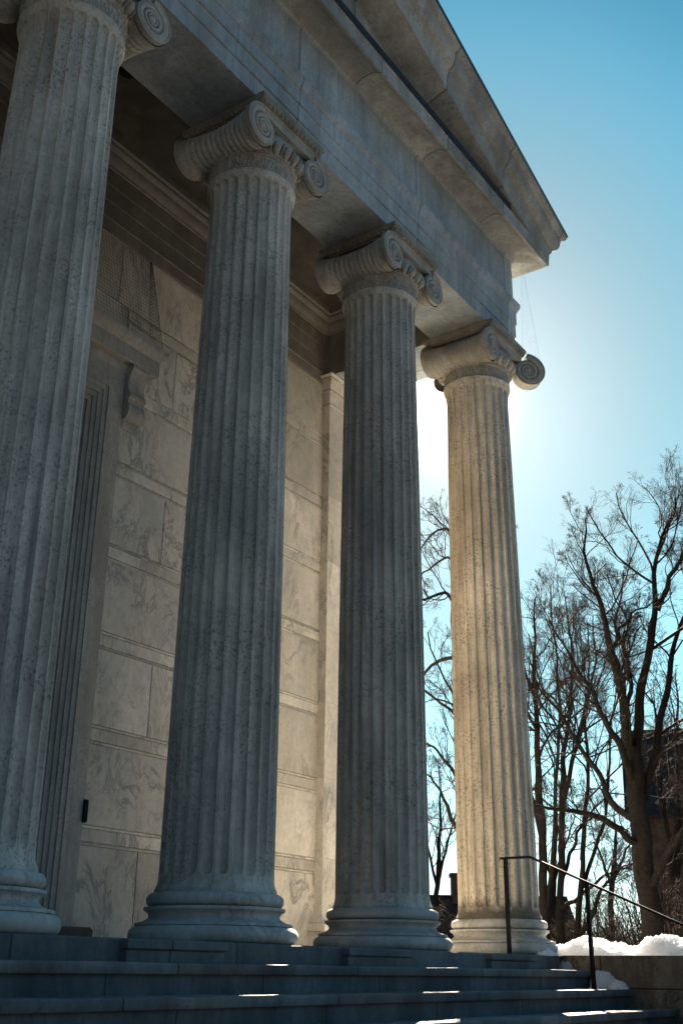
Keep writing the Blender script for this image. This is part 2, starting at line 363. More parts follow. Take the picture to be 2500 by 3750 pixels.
def volute(mb, o, e1, n, R0=0.245, rim=0.05, seg=56):
    # spiral face: o centre, e1 outward direction, n face normal
    o = np.asarray(o, float); e1 = np.asarray(e1, float); n = np.asarray(n, float); e2 = np.array([0, 0, 1.0])
    xs_ = [0, .02]
    for k_ in range(3): xs_ += [k_+q for q in (0.10, 0.16, 0.22, 0.35, 0.5, 0.65, 0.78, 0.86, 0.91, 0.955, 1.0, 1.045)]
    ss = [KV**q for q in xs_]+[0.20, 0.185, 0.15, 0.10, 0.05, 0.001]
    V = []
    ph = np.linspace(0, 2*PI, seg+1)
    def pt(f, s, off):
        r = s*R0*KV**(f/(2*PI))
        return o+e1*math.sin(f)*r+e2*math.cos(f)*r+n*off
    V.append([pt(f, 0.98, -rim) for f in ph])
    for s in ss:
        fr = math.log(max(s, 1e-3))/math.log(KV)
        if s > 0.205: x = fr % 1.0; g_ = min(x if fr > 0.5 else 1, 1-x); h = 0.007*math.sin(PI*x)-0.020*math.exp(-(g_/0.055)**2)-(0.010 if 0.12 < x < 0.3 else 0)
        else: h = -0.004+0.014*math.sqrt(max(0, 1-(s/0.19)**2))
        V.append([pt(f, s, h) for f in ph])
    mb.grid(V)
    # seam step at the top
    mb.grid([[pt(0, s, -rim), pt(0, s, 0.0)] for s in (0.98, KV*0.98)])
def bolster(mb, x, z, y0, y1, R, axis='y', ribs=8):
    V = []; n = 90
    for y in np.linspace(y0, y1, n):
        t = 2*(y-y0)/(y1-y0)-1
        r = R*(0.70+0.25*abs(t)**2.2)
        a = (abs(t)*ribs/1.0) % 1.0
        r += 0.013*(abs(math.sin(PI*t*ribs/1.15))**0.6-0.5)*(1 if abs(t) < 0.86 else 0)
        row = []
        for q in np.linspace(0, 2*PI, 40, endpoint=False):
            zz = z+r*math.cos(q)*1.0; xx = x+r*math.sin(q)
            row.append((xx, y, zz) if axis == 'y' else (y, xx, zz))
        V.append(row)
    mb.grid(V, wrap_v=True)
ZV = 6.795; XV = 0.405; YF = 0.45; VR = 0.242
def canalis(mb, x0, x1, y, sgn, z_top, z_bot, swap=False):
    V = []
    for t in np.linspace(0, 1, 25):
        sag = 0.022*math.sin(PI*t); row = []
        for q, d in ((0, 0.05), (0, 0.0), (0.10, 0.0), (0.16, 0.014), (0.5, 0.020), (0.84, 0.014), (0.9, 0.0), (1.0, 0.0), (1.0, 0.06)):
            zz = z_top+(z_bot-sag-z_top)*q; yy = y-sgn*d
            x = x0+(x1-x0)*t
            row.append((x, yy, zz) if not swap else (yy, x, zz))
        V.append(row)
    mb.grid(V)
def neck_and_echinus(mb):
    # palmette band in low relief
    V = []
    nz = 15; na = 400
    for i in range(nz):
        t = i/(nz-1); z = 6.478+0.150*t; row = []
        for j in range(na):
            th = 2*PI*j/na; u = (th/(2*PI)*22) % 1.0-0.5
            alt = int(th/(2*PI)*22) % 2
            x = abs(u)*2
            if alt == 0:
                pet = math.cos(9*math.atan2(x, t*1.15+0.08)*1.0)*0.5+0.5
                h = pet*(1 if math.hypot(x*0.9, t-0.05) < 0.92 else 0.0)
            else:
                rr = math.hypot(x-0.48, (t-0.35)*1.15); h = 0.5+0.5*math.cos(rr*17) if rr < 0.52 else (1.0 if x < 0.16 and t > 0.25 else 0.0)
            edge = 1.0 if 0.06 < t < 0.94 else 0.0
            r = 0.392+0.010*t+0.014*h*edge
            row.append((r*math.cos(th), r*math.sin(th), z))
        V.append(row)
    mb.grid(V, wrap_v=True, flip=True)
    mb.lathe([(0.398, 6.626)]+arc((0.405, 6.640), 0.014, -PI/2, PI/2, 6)+[(0.402, 6.655), (0.412, 6.662)], 96)
    for k in range(64):
        th = 2*PI*k/64; mb.ball((0.412*math.cos(th), 0.412*math.sin(th), 6.641), (0.014, 0.014, 0.012), 6, 4)
    ech = [(0.405, 6.655)]+[(0.405+0.040*math.sin(t), 6.765-0.105*math.cos(t)) for t in np.linspace(0, PI/2, 9)]+[(0.46, 6.785), (0.44, 6.82), (0.40, 6.95)]
    mb.lathe(ech, 96)
    for k in range(24):
        th = 2*PI*(k+0.5)/24; c, s_ = math.cos(th), math.sin(th)
        tilt = 0.60; up = np.array([c*math.sin(tilt), s_*math.sin(tilt), math.cos(tilt)]); outw = np.array([c*math.cos(tilt), s_*math.cos(tilt), -math.sin(tilt)])
        tan = np.array([-s_, c, 0])
        mb.ball(np.array([0.457*c, 0.457*s_, 6.723]), (0.040, 0.036, 0.064), 10, 7, (tan, outw, up))
        th2 = 2*PI*k/24; c, s_ = math.cos(th2), math.sin(th2)
        up = np.array([c*math.sin(tilt), s_*math.sin(tilt), math.cos(tilt)]); outw = np.array([c*math.cos(tilt), s_*math.cos(tilt), -math.sin(tilt)])
        mb.ball(np.array([0.462*c, 0.462*s_, 6.727]), (0.010, 0.028, 0.062), 6, 5, (np.array([-s_, c, 0]), outw, up))
def abacus(mb, hx=0.475, hy=0.495):
    z0, z1 = 7.030, 7.133
    mb.ring(-hx, hx, -hy, hy, [(-0.05, z0), (-0.045, z0+0.012), (-0.028, z0+0.016), (-0.012, z0+0.05), (0.0, z0+0.062), (0.0, z1)], True, True)
    def eggs(a, b):
        a = np.array(a); b = np.array(b); n = int(np.linalg.norm(b-a)/0.058)
        d = (b-a)/np.linalg.norm(b-a); o = np.array([d[1], -d[0], 0])
        for i in range(n):
            p = a+(b-a)*(i+0.5)/n; mb.ball(p, (0.023, 0.017, 0.030), 7, 5, (d, o, (0, 0, 1)))
    z = z0+0.042; x, y = hx-0.020, hy-0.020
    eggs((-x, -y, z), (x, -y, z)); eggs((x, -y, z), (x, y, z)); eggs((x, y, z), (-x, y, z)); eggs((-x, y, z), (-x, -y, z))
def capital_mesh(corner=False):
    mb = MB(); neck_and_echinus(mb)
    zt, zb = ZV+VR, ZV+VR*KV
    mb.box(-0.38, 0.38, -0.38, 0.38, 6.80, 7.028)
    # left volute pair with its bolster
    volute(mb, (-XV, -YF, ZV), (-1, 0, 0), (0, -1, 0), VR); volute(mb, (-XV, YF, ZV), (-1, 0, 0), (0, 1, 0), VR)
    bolster(mb, -XV-0.012, ZV-0.004, -YF+0.045, YF-0.045, VR*0.86)
    if not corner:
        volute(mb, (XV, -YF, ZV), (1, 0, 0), (0, -1, 0), VR); volute(mb, (XV, YF, ZV), (1, 0, 0), (0, 1, 0), VR)
        bolster(mb, XV+0.012, ZV-0.004, -YF+0.045, YF-0.045, VR*0.86)
        canalis(mb, -XV, XV, -YF, -1, zt, zb); canalis(mb, -XV, XV, YF, 1, zt, zb)
    else:
        q = 1/math.sqrt(2); c = np.array([0.478, -0.478, ZV+0.012]); e = (q, -q, 0); RD = 0.255
        n1 = np.array([-q, -q, 0]); n2 = -n1
        volute(mb, c+n1*0.075, e, n1, RD, 0.078); volute(mb, c+n2*0.075, e, n2, RD, 0.078)
        canalis(mb, -XV, 0.44, -YF, -1, zt, zb)
        canalis(mb, -0.44, XV, YF, 1, zt, zb, swap=True)
        volute(mb, (YF, XV, ZV), (0, 1, 0), (1, 0, 0), VR)
        bolster(mb, XV+0.012, ZV-0.004, 0.0, YF-0.045, VR*0.86, axis='x')
        canalis(mb, -XV, XV, YF, 1, zt, zb)
    return mb
def abacus_mesh():
    mb = MB(); abacus(mb); return mb
c0 = shaft_mesh().build('column', 'shaft', None, smooth=28)
b0 = base_mesh().build('base', 'base', c0, smooth=32)
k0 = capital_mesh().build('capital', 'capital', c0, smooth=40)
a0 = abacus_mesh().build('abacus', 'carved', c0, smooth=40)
kc = None
cols = []
for i in range(4):
    if i == 0: c, b, k, a = c0, b0, k0, a0
    else:
        c = c0.copy(); COL.objects.link(c)
        if i == 3: c.data = c0.data.copy(); c.data.materials[0] = MAT['shaft_bounce_lit']; c['label'] = 'column painted paler for warm bounce light, with black algae round its foot'
        b = b0.copy(); COL.objects.link(b); b.parent = c
        if i < 3: k = k0.copy(); COL.objects.link(k); k.parent = c
        else: k = capital_mesh(True).build('capital', 'capital', c, smooth=40)
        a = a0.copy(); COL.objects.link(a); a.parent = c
    c.location = (i*S, 0, 0); P_(c)
    cols.append(c)
cols[3].children[0]['label'] = cols[3].children[0].get('label', '') or 'plain moulded base'
for ch in cols[3].children:
    if 'label' in ch: del ch['label']
    if ch.name.startswith('capital'): ch['label'] = 'corner capital with its outer scroll turned out diagonally'

# ------------------------------------------------------------------ entablature
def sweep(mb, prof, close=False):
    V = []
    for d, z in prof:
        V.append([(XL-d, YB, z), (XL-d, -(WA+d), z), (XA+d, -(WA+d), z), (XA+d, YB, z)])
    if close: V.append(V[0])
    return mb.grid(V)
mb = MB()
sweep(mb, [(-0.774, ZA), (0, ZA), (0.0, 7.327), (0.013, 7.330), (0.013, 7.513), (0.026, 7.516), (0.026, 7.690),
           (0.034, 7.694), (0.036, 7.712), (0.048, 7.735), (0.066, 7.775), (0.070, 7.800), (0.070, 7.838), (0.030, 7.862), (-0.02, 7.868)])
P_(mb.build('architrave', 'entab', None, smooth=25))
mb = MB()
sweep(mb, [(-0.776, ZA+0.002), (-0.776, 7.38), (-0.764, 7.383), (-0.764, 7.60), (-0.752, 7.603), (-0.752, 8.12)])
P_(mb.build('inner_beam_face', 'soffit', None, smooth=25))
mb = MB()
sweep(mb, [(-0.015, 7.864), (0.006, 7.868), (0.006, 8.470), (0.022, 8.474), (0.024, 8.490), (0.040, 8.512)])
P_(mb.build('frieze', 'entab', None, smooth=25))
mb = MB()
sweep(mb, [(0.0, 8.508), (0.036, 8.508), (0.06, 8.528), (0.12, 8.556), (0.20, 8.566), (0.27, 8.558), (0.325, 8.530), (0.345, ZC), (0.373, ZC),
           (0.373, 8.665), (0.383, 8.672), (0.383, 8.692), (0.0, 8.700)])
P_(mb.build('cornice', 'cornice', None, smooth=25))
# lead flashing standing along the cornice edge of the front
mb = MB(); mb.box(2*XC-XA+0.75, XA-0.75, -(WA+0.392), -(WA+0.30), 8.688, 8.790); P_(mb.build('flashing', 'lead'))
# side gutters (the cyma that the gable turns into)
RK = [(0.37, 8.60), (0.388, 8.60), (0.394, 8.690), (0.400, 8.700), (0.424, 8.742), (0.426, 8.760), (0.436, 8.768), (0.462, 8.782), (0.490, 8.812), (0.508, 8.852), (0.514, 8.895), (0.523, 8.948), (0.560, 8.957), (0.585, 8.985), (0.587, 9.020)]
# raking cornice: the same moulding climbing both slopes to the ridge
RAKE = [(-0.10, 8.505), (0.05, 8.505), (0.30, 8.520), (0.386, 8.512)]+RK[1:]+[(0.560, 9.030), (0.20, 9.04)]
mb = MB()
for sgn in (1, -1):
    V = []
    for d, z in RAKE:
        xe = (XA+d) if sgn > 0 else (XL-d)
        row = []
        for t in np.linspace(0, 1, 9):
            x = xe+(XC-xe)*t; row.append((x, -(WA+d), z+SLOPE*abs(xe-x)))
        V.append(row)
    mb.grid(V)
P_(mb.build('raking_cornice', 'cornice', None, smooth=25))
for sgn in (1, -1):
    mb = MB(); V = []
    for d, z in RK+[(0.56, 9.03), (0.2, 9.04)]:
        x = (XA+d) if sgn > 0 else (XL-d); V.append([(x, -(WA+d), z), (x, YB, z)])
    mb.grid(V)
    P_(mb.build('eaves_gutter', 'cornice', None, smooth=25))
mb = MB()
for sgn in (1, -1):                       # thin dark metal edge along the gable and eaves
    xe = XA+0.60 if sgn > 0 else XL-0.60
    V = []
    for dd, z in ((0.585, 9.022), (0.602, 9.022), (0.602, 9.050), (0.50, 9.056)):
        xx = (XA+dd) if sgn > 0 else (XL-dd)
        V.append([(xx+(XC-xx)*t, -(WA+dd), z+SLOPE*abs(xx-(xx+(XC-xx)*t))) for t in np.linspace(0, 1, 5)])
    mb.grid(V)
    V = []
    for dd, z in ((0.585, 9.022), (0.602, 9.022), (0.602, 9.050), (0.50, 9.056)):
        xx = (XA+dd) if sgn > 0 else (XL-dd); V.append([(xx, -(WA+dd), z), (xx, YB, z)])
    mb.grid(V)
P_(mb.build('roof_edge', 'copper'))
zr = 9.03+SLOPE*(XA+0.585-XC)
mb = MB()
mb.add([(XL-0.5, -(WA+0.5), 9.045), (XA+0.5, -(WA+0.5), 9.045), (XC, -(WA+0.5), zr), (XL-0.5, YB, 9.045), (XA+0.5, YB, 9.045), (XC, YB, zr)],
       [(0, 3, 5, 2), (1, 2, 5, 4)])
P_(mb.build('roof', 'roof'))
mb = MB()
yt = -(WA+0.02)
h = SLOPE*(XA-XC)
mb.add([(XL, yt, 8.69), (XA, yt, 8.69), (XC, yt, 8.70+h), (XL, yt+0.3, 8.69), (XA, yt+0.3, 8.69), (XC, yt+0.3, 8.70+h)], [(0, 1, 2), (3, 5, 4), (0, 3, 4, 1), (1, 4, 5, 2), (0, 2, 5, 3)])
P_(mb.build('tympanum', 'cornice'))

# ------------------------------------------------------------------ wall, ceiling, pilasters, door
ZT = [0.748-0.895, 0.748]                  # lower edge of the first narrow course
mb = MB()
XR = 6.42; XLw = 2*XC-XR
mb.box(XLw-0.5, 2*XC-2.70, YW+0.014, YW+0.5, Z0, 8.15); mb.box(2.70, XR+0.4, YW+0.014, YW+0.5, Z0, 8.15); mb.box(2*XC-2.70, 2.70, YW+0.014, YW+0.5, 5.34, 8.15)
def course(x0, x1, z0, z1, y): mb.box(x0, x1, y, YW+0.03, z0, z1, 0.004)
zc = 0.733
DOOR_R = 2.82; DOOR_L = 2*XC-DOOR_R
def spans(xs, z0):
    for a, b in zip(xs[:-1], xs[1:]):
        if z0 < 5.7:
            if a < DOOR_R and b > DOOR_L:
                if a < DOOR_L-0.02: yield a, DOOR_L+0.01
                if b > DOOR_R+0.02: yield DOOR_R-0.01, b
                continue
        yield a, b
z = Z0; k = 0
lo_edges = [Z0+0.04]
tops = [0.733+0.8945*i for i in range(8)]
for k in range(8):
    z0 = Z0+0.022 if k == 0 else tops[k-1]+0.174; z1 = tops[k]
    off = 3.57 if k % 2 == 0 else 4.62
    js = sorted([XLw]+[off+1.98*j for j in range(-6, 3) if XLw+0.2 < off+1.98*j < XR-0.2]+[XR])
    for a, b in spans(js, z0): course(a+0.006, b-0.006, z0+0.004, z1-0.004, YW-0.006)
    if k < 7:
        js = sorted([XLw]+[3.295+(k % 3)*0.35+1.3*j for j in range(-8, 4) if XLw+0.2 < 3.295+(k % 3)*0.35+1.3*j < XR-0.2]+[XR])
        for a, b in spans(js, z0):
            course(a+0.001, b-0.001, z1, z1+0.026, YW+0.004)
            course(a+0.002, b-0.002, z1+0.032, z1+0.142, YW-0.005)
            course(a+0.001, b-0.001, z1+0.148, z1+0.174, YW+0.004)
P_(mb.build('wall', 'wall', None))
mb = MB()                                   # plain fasciae above the wall
for z0, z1, y in ((7.035, 7.170, YW-0.012), (7.172, 7.192, YW-0.032), (7.194, 7.392, YW-0.010), (7.394, 7.590, YW-0.020), (7.592, 7.80, YW-0.030)):
    mb.box(XLw, XR-0.012, y, YW+0.02, z0, z1, 0.003)
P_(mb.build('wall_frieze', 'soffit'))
mb = MB()
mb.ring(XL+0.752, XA-0.752, WA-0.022, YW-0.03, [(0.0, 7.79), (0.018, 7.795), (0.022, 7.815), (0.05, 7.84), (0.075, 7.89), (0.085, 7.93), (0.105, 7.94), (0.13, 7.97), (0.135, 8.0), (0.16, 8.015), (0.165, 8.05), (0.165, 8.12)], inward=True)
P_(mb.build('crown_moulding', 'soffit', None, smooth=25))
mb = MB(); mb.box(XL+0.3, XA-0.3, -0.2, YW+0.3, 8.10, 8.16)
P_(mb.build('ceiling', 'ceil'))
def anta(x0, x1):
    m1 = MB()
    prof = [(0.095, Z0), (0.10, 0.088), (0.104, 0.092), (0.104, 0.116), (0.085, 0.120)]+[(0.085+0.046*math.cos(t), 0.165+0.045*math.sin(t)) for t in np.linspace(-PI/2, PI/2, 9)]+[(0.06, 0.214), (0.058, 0.225), (0.03, 0.25), (0.010, 0.29), (0, 0.34)]
    for zj in tops[:7]:
        prof += [(0, zj+0.172), (-0.004, zj+0.1735), (0, zj+0.175)]
    prof += [(0, 6.682), (0.012, 6.684), (0.016, 6.698), (0.012, 6.713), (0.0, 6.715), (0.0, 6.885), (0.014, 6.890), (0.018, 6.905), (0.014, 6.925), (0.012, 6.935), (0.034, 6.99), (0.048, 7.04), (0.052, 7.055), (0.062, 7.058), (0.062, 7.085), (0.058, 7.088), (0.062, 7.13), (0.075, 7.165), (0.088, 7.180), (0.088, 7.215), (-0.05, 7.218)]
    prof = [(p, z if z < 7.06 else 7.06+(z-7.06)*0.44) for p, z in prof]
    m1.ring(x0, x1, YN, YN+0.9, prof, False, True)
    return m1
P_(anta(6.41, XA).build('pilaster', MAT['wall'], None, smooth=25))
# side wall of the hall behind the pilaster
mb = MB(); mb.box(6.60, XA-0.03, YN+0.85, YB, Z0, 8.4); mb.box(XL+0.03, 2*XC-6.6, YN+0.02, YB, Z0, 8.4); mb.box(XL+0.03, XA-0.03, YB-0.4, YB, Z0, 8.4)
P_(mb.build('side_wall', 'wall'))
# door surround
dr = MB()
def jamb(x0, x1, y0, ztop):
    for s_ in (1, -1):
        a, b = (x0, x1) if s_ > 0 else (2*XC-x1, 2*XC-x0)
        dr.box(a, b, y0, YW+0.12, Z0+0.002, ztop, 0.004)
steps_ = [(2.640, 2.822, YW-0.030, 5.430), (2.600, 2.646, YW-0.046, 5.255), (2.545, 2.606, YW-0.034, 5.215), (2.490, 2.551, YW-0.018, 5.160), (2.440, 2.496, YW-0.002, 5.105), (2.385, 2.446, YW+0.014, 5.050), (2.32, 2.391, YW+0.035, 4.99), (2.24, 2.326, YW+0.055, 4.92), (2.15, 2.246, YW+0.075, 4.84)]
for x0, x1, y0, zt_ in steps_: jamb(x0, x1, y0, zt_)
prev = 5.43
dr.box(2*XC-2.640, 2.640, YW-0.0295, YW+0.12, 5.250, 5.4295)
for (x0, x1, y0, zt_), lo in zip(steps_[1:], (5.213, 5.158, 5.103, 5.048, 4.988, 4.918, 4.838, 4.76)): dr.box(2*XC-x0, x0, y0+0.0005, YW+0.12, lo, zt_-0.0005)
sur = P_(dr.build('door_surround', 'frame'))
def sub(mb_, name, mat, smooth=None):
    o = mb_.build(name, mat, None, smooth=smooth); o.parent = sur; o.matrix_parent_inverse = sur.matrix_world.inverted() if False else Matrix.Translation(-BO) @ Matrix.Identity(4); return o
dc = MB()
pr = [(0, 5.425), (0.022, 5.43), (0.030, 5.45), (0.028, 5.47), (0.045, 5.50), (0.06, 5.53), (0.062, 5.56), (0.135, 5.562), (0.140, 5.565), (0.140, 5.735), (0.146, 5.742), (0.160, 5.765), (0.192, 5.80), (0.205, 5.83), (0.205, 5.868), (0.0, 5.90)]
V = [[(XC-1.918-p, YW+0.02, z), (XC-1.918-p, YW-p, z), (XC+1.918+p, YW-p, z), (XC+1.918+p, YW+0.02, z)] for p, z in pr]
dc.grid(V)
for o_, nm, ob in ((dc, 'door_cornice', None),):
    o2 = o_.build(nm, 'frame', None, smooth=25); o2.parent = sur
def console(xa, xb):
    # S-scroll bracket seen from the side: outline in (projection, z)
    pts = [(0.0, 5.555), (0.130, 5.555), (0.134, 5.52), (0.118, 5.49), (0.104, 5.47), (0.085, 5.40), (0.078, 5.33), (0.088, 5.27), (0.108, 5.235), (0.118, 5.22), (0.118, 5.185), (0.100, 5.175), (0.096, 5.14)]
    pts += [(0.055+0.062*math.cos(t), 5.045+0.105*math.sin(t)) for t in np.linspace(0.9, -1.9, 12)]
    pts += [(0.030, 4.925), (0.036, 4.89), (0.030, 4.85), (0.0, 4.845)]
    m1 = MB(); n = len(pts)
    v = [(xa, YW-p, z) for p, z in pts]+[(xb, YW-p, z) for p, z in pts]
    f = [tuple(range(n)), tuple(range(2*n-1, n-1, -1))]+[(i, i+1, n+i+1, n+i) for i in range(n-1)]
    m1.add(v, f)
    for zc_, r in ((5.045, 0.10),):
        pass
    return m1
for xa_, xb_ in ((2.826, 3.055), (2*XC-3.055, 2*XC-2.826)):
    o2 = console(xa_, xb_).build('console', 'frame', None, smooth=30); o2.parent = sur
for s_ in (1, -1):
    a, b = (2.56, 3.0) if s_ > 0 else (2*XC-3.0, 2*XC-2.56)
    o2 = MB().box(a, b, YW-0.10, YW+0.0, Z0, 0.052, 0.02).build('plinth', plain('brown plinth stone', (0.10, 0.075, 0.062), 0.8), None); o2.parent = sur
o2 = MB().box(2*XC-2.17, 2.17, YW+0.10, YW+0.16, Z0, 5.05).build('door_leaf', 'bronze'); P_(o2)
for ch in sur.children: pass
# platform and the low blocks between the columns
PX0 = XL-1.0; PX1 = 8.1
mb = MB()
mb.box(PX0, 6.80, -0.640, YB, Z0-1.4, Z0, 0.012); mb.box(6.795, PX1, -0.30, YB, Z0-1.4, Z0-0.001, 0.010)
P_(mb.build('platform', 'floor'))
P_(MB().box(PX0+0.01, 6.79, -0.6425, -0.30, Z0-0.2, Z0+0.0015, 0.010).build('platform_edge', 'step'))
for i in range(3):
    xm = 1.132+i*S
    mb = MB(); zt_ = Z0-0.002
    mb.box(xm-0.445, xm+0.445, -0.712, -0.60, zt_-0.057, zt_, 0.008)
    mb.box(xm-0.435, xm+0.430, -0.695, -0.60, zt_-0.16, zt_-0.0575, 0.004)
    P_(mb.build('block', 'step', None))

# ------------------------------------------------------------------ steps
steps = empty('stone_steps', (XC, -0.95, Z0)); tag(steps, 'wide flight of worn marble steps leading up to the columns', 'steps')
Y1, Z1, TD, RS, XW = -0.953, -0.2428, 0.3936, 0.16407, 6.853
rng = np.random.default_rng(3)
for i in range(10):
    yf, zt_ = Y1-i*TD, Z1-i*RS
    yb = yf+TD+0.04 if i else -0.60
    rr = 0.013
    prof = [(yb, zt_-0.004), (yf+0.10, zt_-0.0015), (yf+0.04, zt_-0.0005)]+[(yf+rr-rr*math.sin(t), zt_-rr+rr*math.cos(t)) for t in np.linspace(0.05, PI/2, 7)]+[(yf, zt_-0.056), (yf+0.004, zt_-0.061), (yf+0.034, zt_-0.063), (yf+0.06, zt_-0.064)]
    prf2 = [(yf+0.0325, zt_-0.0625), (yf+0.034, zt_-RS-0.03)]
    xs = np.linspace(XL-0.6, XW+0.02, 260); V = []
    ph = rng.uniform(0, 6, 6); am = rng.uniform(0.3, 1, 6); fq = rng.uniform(1.0, 9, 6)
    for x in xs:
        d = sum(am[k]*math.sin(fq[k]*x+ph[k]) for k in range(6))*0.0011
        d2 = sum(am[k]*math.sin(fq[k]*1.7*x+ph[k]*2) for k in range(6))*0.0012
        V.append([(x, y+(d2 if y < yf+0.03 else 0), z+(d if z > zt_-0.05 else 0)) for y, z in prof])
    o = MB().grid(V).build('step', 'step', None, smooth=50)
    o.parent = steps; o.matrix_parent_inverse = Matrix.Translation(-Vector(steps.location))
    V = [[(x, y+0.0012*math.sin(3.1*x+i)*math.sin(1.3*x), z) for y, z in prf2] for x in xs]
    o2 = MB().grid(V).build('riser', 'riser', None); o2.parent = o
# cheek wall at the right of the steps
mb = MB()
mb.box(XW, PX1, -0.98-3.9, -0.302, -0.405, -0.103, 0.012); mb.box(XW+0.006, PX1, -4.9, -0.303, -2.3, -0.409, 0.006)
o = mb.build('cheek_wall', 'cheek', None); tag(o, 'low stained brown stone wall with snow on top at the right end of the steps', 'wall')

# handrail
RX = 6.2
hr = empty('handrail', (RX, -0.6, Z0)); tag(hr, 'thin black iron handrail going down the steps beside the corner column', 'handrail')
def hpart(mb_, nm):
    o = mb_.build(nm, 'iron'); o.parent = hr; o.matrix_parent_inverse = Matrix.Translation(-Vector(hr.location))
def rz(y): return 0.786-(y+0.669)*-0.447 if y < -0.669 else 0.786
hpart(MB().bar((RX, -0.396, Z0-0.01), (RX, -0.396, 0.775), 0.034), 'post')
hpart(MB().bar((RX, -1.235, -0.41), (RX, -1.235, rz(-1.235)-0.012), 0.034), 'post')
hpart(MB().bar((RX, -2.75, -1.07), (RX, -2.75, rz(-2.75)-0.012), 0.034), 'post')
for yy, zz in ((-0.396, Z0), (-1.235, -0.407), (-2.75, -1.063)): hpart(MB().box(RX-0.045, RX+0.045, yy-0.045, yy+0.045, zz-0.003, zz+0.010), 'base_plate')
m1 = MB(); m1.bar((RX, -0.345, 0.783), (RX, -0.669, 0.783), 0.044, 0.02); m1.bar((RX, -0.664, 0.7838), (RX, -2.80, rz(-2.80)), 0.0445, 0.02)
hpart(m1, 'rail')

# ------------------------------------------------------------------ snow
from mathutils import noise as mn
def vnoise(x, y, sd=0):
    return mn.fractal(Vector((x*3.1, y*3.1, sd*7.7)), 0.75, 2.1, 7)
def old_noise(x, y, sd=0):
    v = 0
    for k, (fx, fy, p, a) in enumerate(((2.1, 1.7, 0.3, 1), (4.3, 5.1, 1.9, 0.6), (9.7, 8.3, 4.0, 0.35), (19, 22, 2.2, 0.2), (41, 37, 5, 0.12), (83, 71, 1, 0.07))):
        v += a*math.sin(fx*x+p+sd*1.3+0.7*math.sin(fy*0.6*y+sd))*math.cos(fy*y+p*2+sd*0.7+0.8*math.sin(fx*0.5*x))
    return v/1.6
def snow_patch(name, x0, x1, y0, y1, zb, hfun, label, res=0.011, sd=0):
    nx, ny = max(4, int((x1-x0)/res)), max(4, int((y1-y0)/res)); V = []
    for i in range(nx+1):
        row = []
        for j in range(ny+1):
            x = x0+(x1-x0)*i/nx; y = y0+(y1-y0)*j/ny
            e = min(i/nx, 1-i/nx)*(x1-x0); e2 = min(j/ny, 1-j/ny)*(y1-y0)
            e = max(0, min(1, min(e, e2)/0.06)); e = math.sqrt(1-(1-e)**2)
            hh = hfun(x, y)
            row.append((x+0.006*vnoise(y*3, x*3, sd+2), y+0.008*vnoise(x*3+9, y*3, sd+5), zb+max(0.0, hh)*e-0.004+(0.020*vnoise(x*3.5, y*3.5, sd)+0.014*vnoise(x*11, y*11, sd+3))*e))
        V.append(row)
    o = MB().grid(V).build(name, 'snow', None, smooth=180)
    tag(o, label, 'snow', 'snow left on the stonework'); return o
prof_y = [-0.20, -0.45, -0.62, -0.77, -0.95, -1.10, -1.23, -1.36, -1.46, -1.56, -1.65, -1.81, -2.1, -2.6, -3.2, -4.6]
prof_h = [0.05, 0.07, 0.12, 0.17, 0.12, 0.085, 0.06, 0.085, 0.15, 0.175, 0.178, 0.15, 0.17, 0.12, 0.14, 0.05]
def bank(x, y):
    hh = np.interp(-y, [-q for q in prof_y], prof_h); u = (x-XW)/(0.85)
    return hh*(0.55+0.55*min(1, max(0, u*3)))*(1-0.35*max(0, u-0.5))+0.035*vnoise(x*1.5, y*1.8, 3)
snow_patch('snow_bank', XW-0.01, 7.75, -4.6, -0.22, -0.104, bank, 'long bank of white snow lying along the brown wall top', 0.013, 1)
def bump(cx, cy, rx, ry, hh): return lambda x, y: hh*math.sqrt(max(0, 1-((x-cx)/rx)**2-((y-cy)/ry)**2))
snow_patch('snow_lump', 6.46, 6.86, -0.665, -0.48, Z0, bump(6.68, -0.575, 0.21, 0.09, 0.055), 'small ragged lump of snow at the foot of the corner column', 0.008, 4)
snow_patch('snow_lump', 6.70, 6.86, -1.33, -0.97, -0.408, bump(6.83, -1.06, 0.13, 0.20, 0.17), 'bluish snow heap in the step corner left of the rail post', 0.008, 6)
snow_patch('snow_lump', 6.62, 6.86, -1.34, -1.12, -0.408, bump(6.78, -1.25, 0.14, 0.10, 0.075), 'low snow heap against the wall behind the rail post', 0.008, 8)
snow_patch('snow_lump', 6.78, 6.87, -0.80, -0.62, -0.245, bump(6.84, -0.67, 0.05, 0.10, 0.10), 'thin snow wedge between the platform edge and the brown wall', 0.008, 9)

# ------------------------------------------------------------------ small fittings
p = at_y(304, 2970, YW-0.02)
o = MB().box(p[0]-0.012, p[0]+0.03, YW-0.055, YW-0.006, p[2]-0.10, p[2]+0.10, 0.008).build('intercom', 'iron'); tag(o, 'small black box fixed to the wall beside the door frame', 'intercom')
fl = at_y(470, 262, 0.52)
fo = empty('floodlight', fl); tag(fo, 'black floodlight under the porch ceiling behind the first column', 'floodlight')
m1 = MB(); m1.lathe([(0.001, 0.0), (0.10, 0.012), (0.125, 0.05), (0.115, 0.11), (0.06, 0.16), (0.001, 0.17)], 24); o = m1.build('lamp_housing', 'iron', fo, smooth=40)
m1 = MB(); m1.bar((0, 0, 0.16), (0, -0.12, 0.40), 0.03); m1.build('bracket', 'iron', fo)
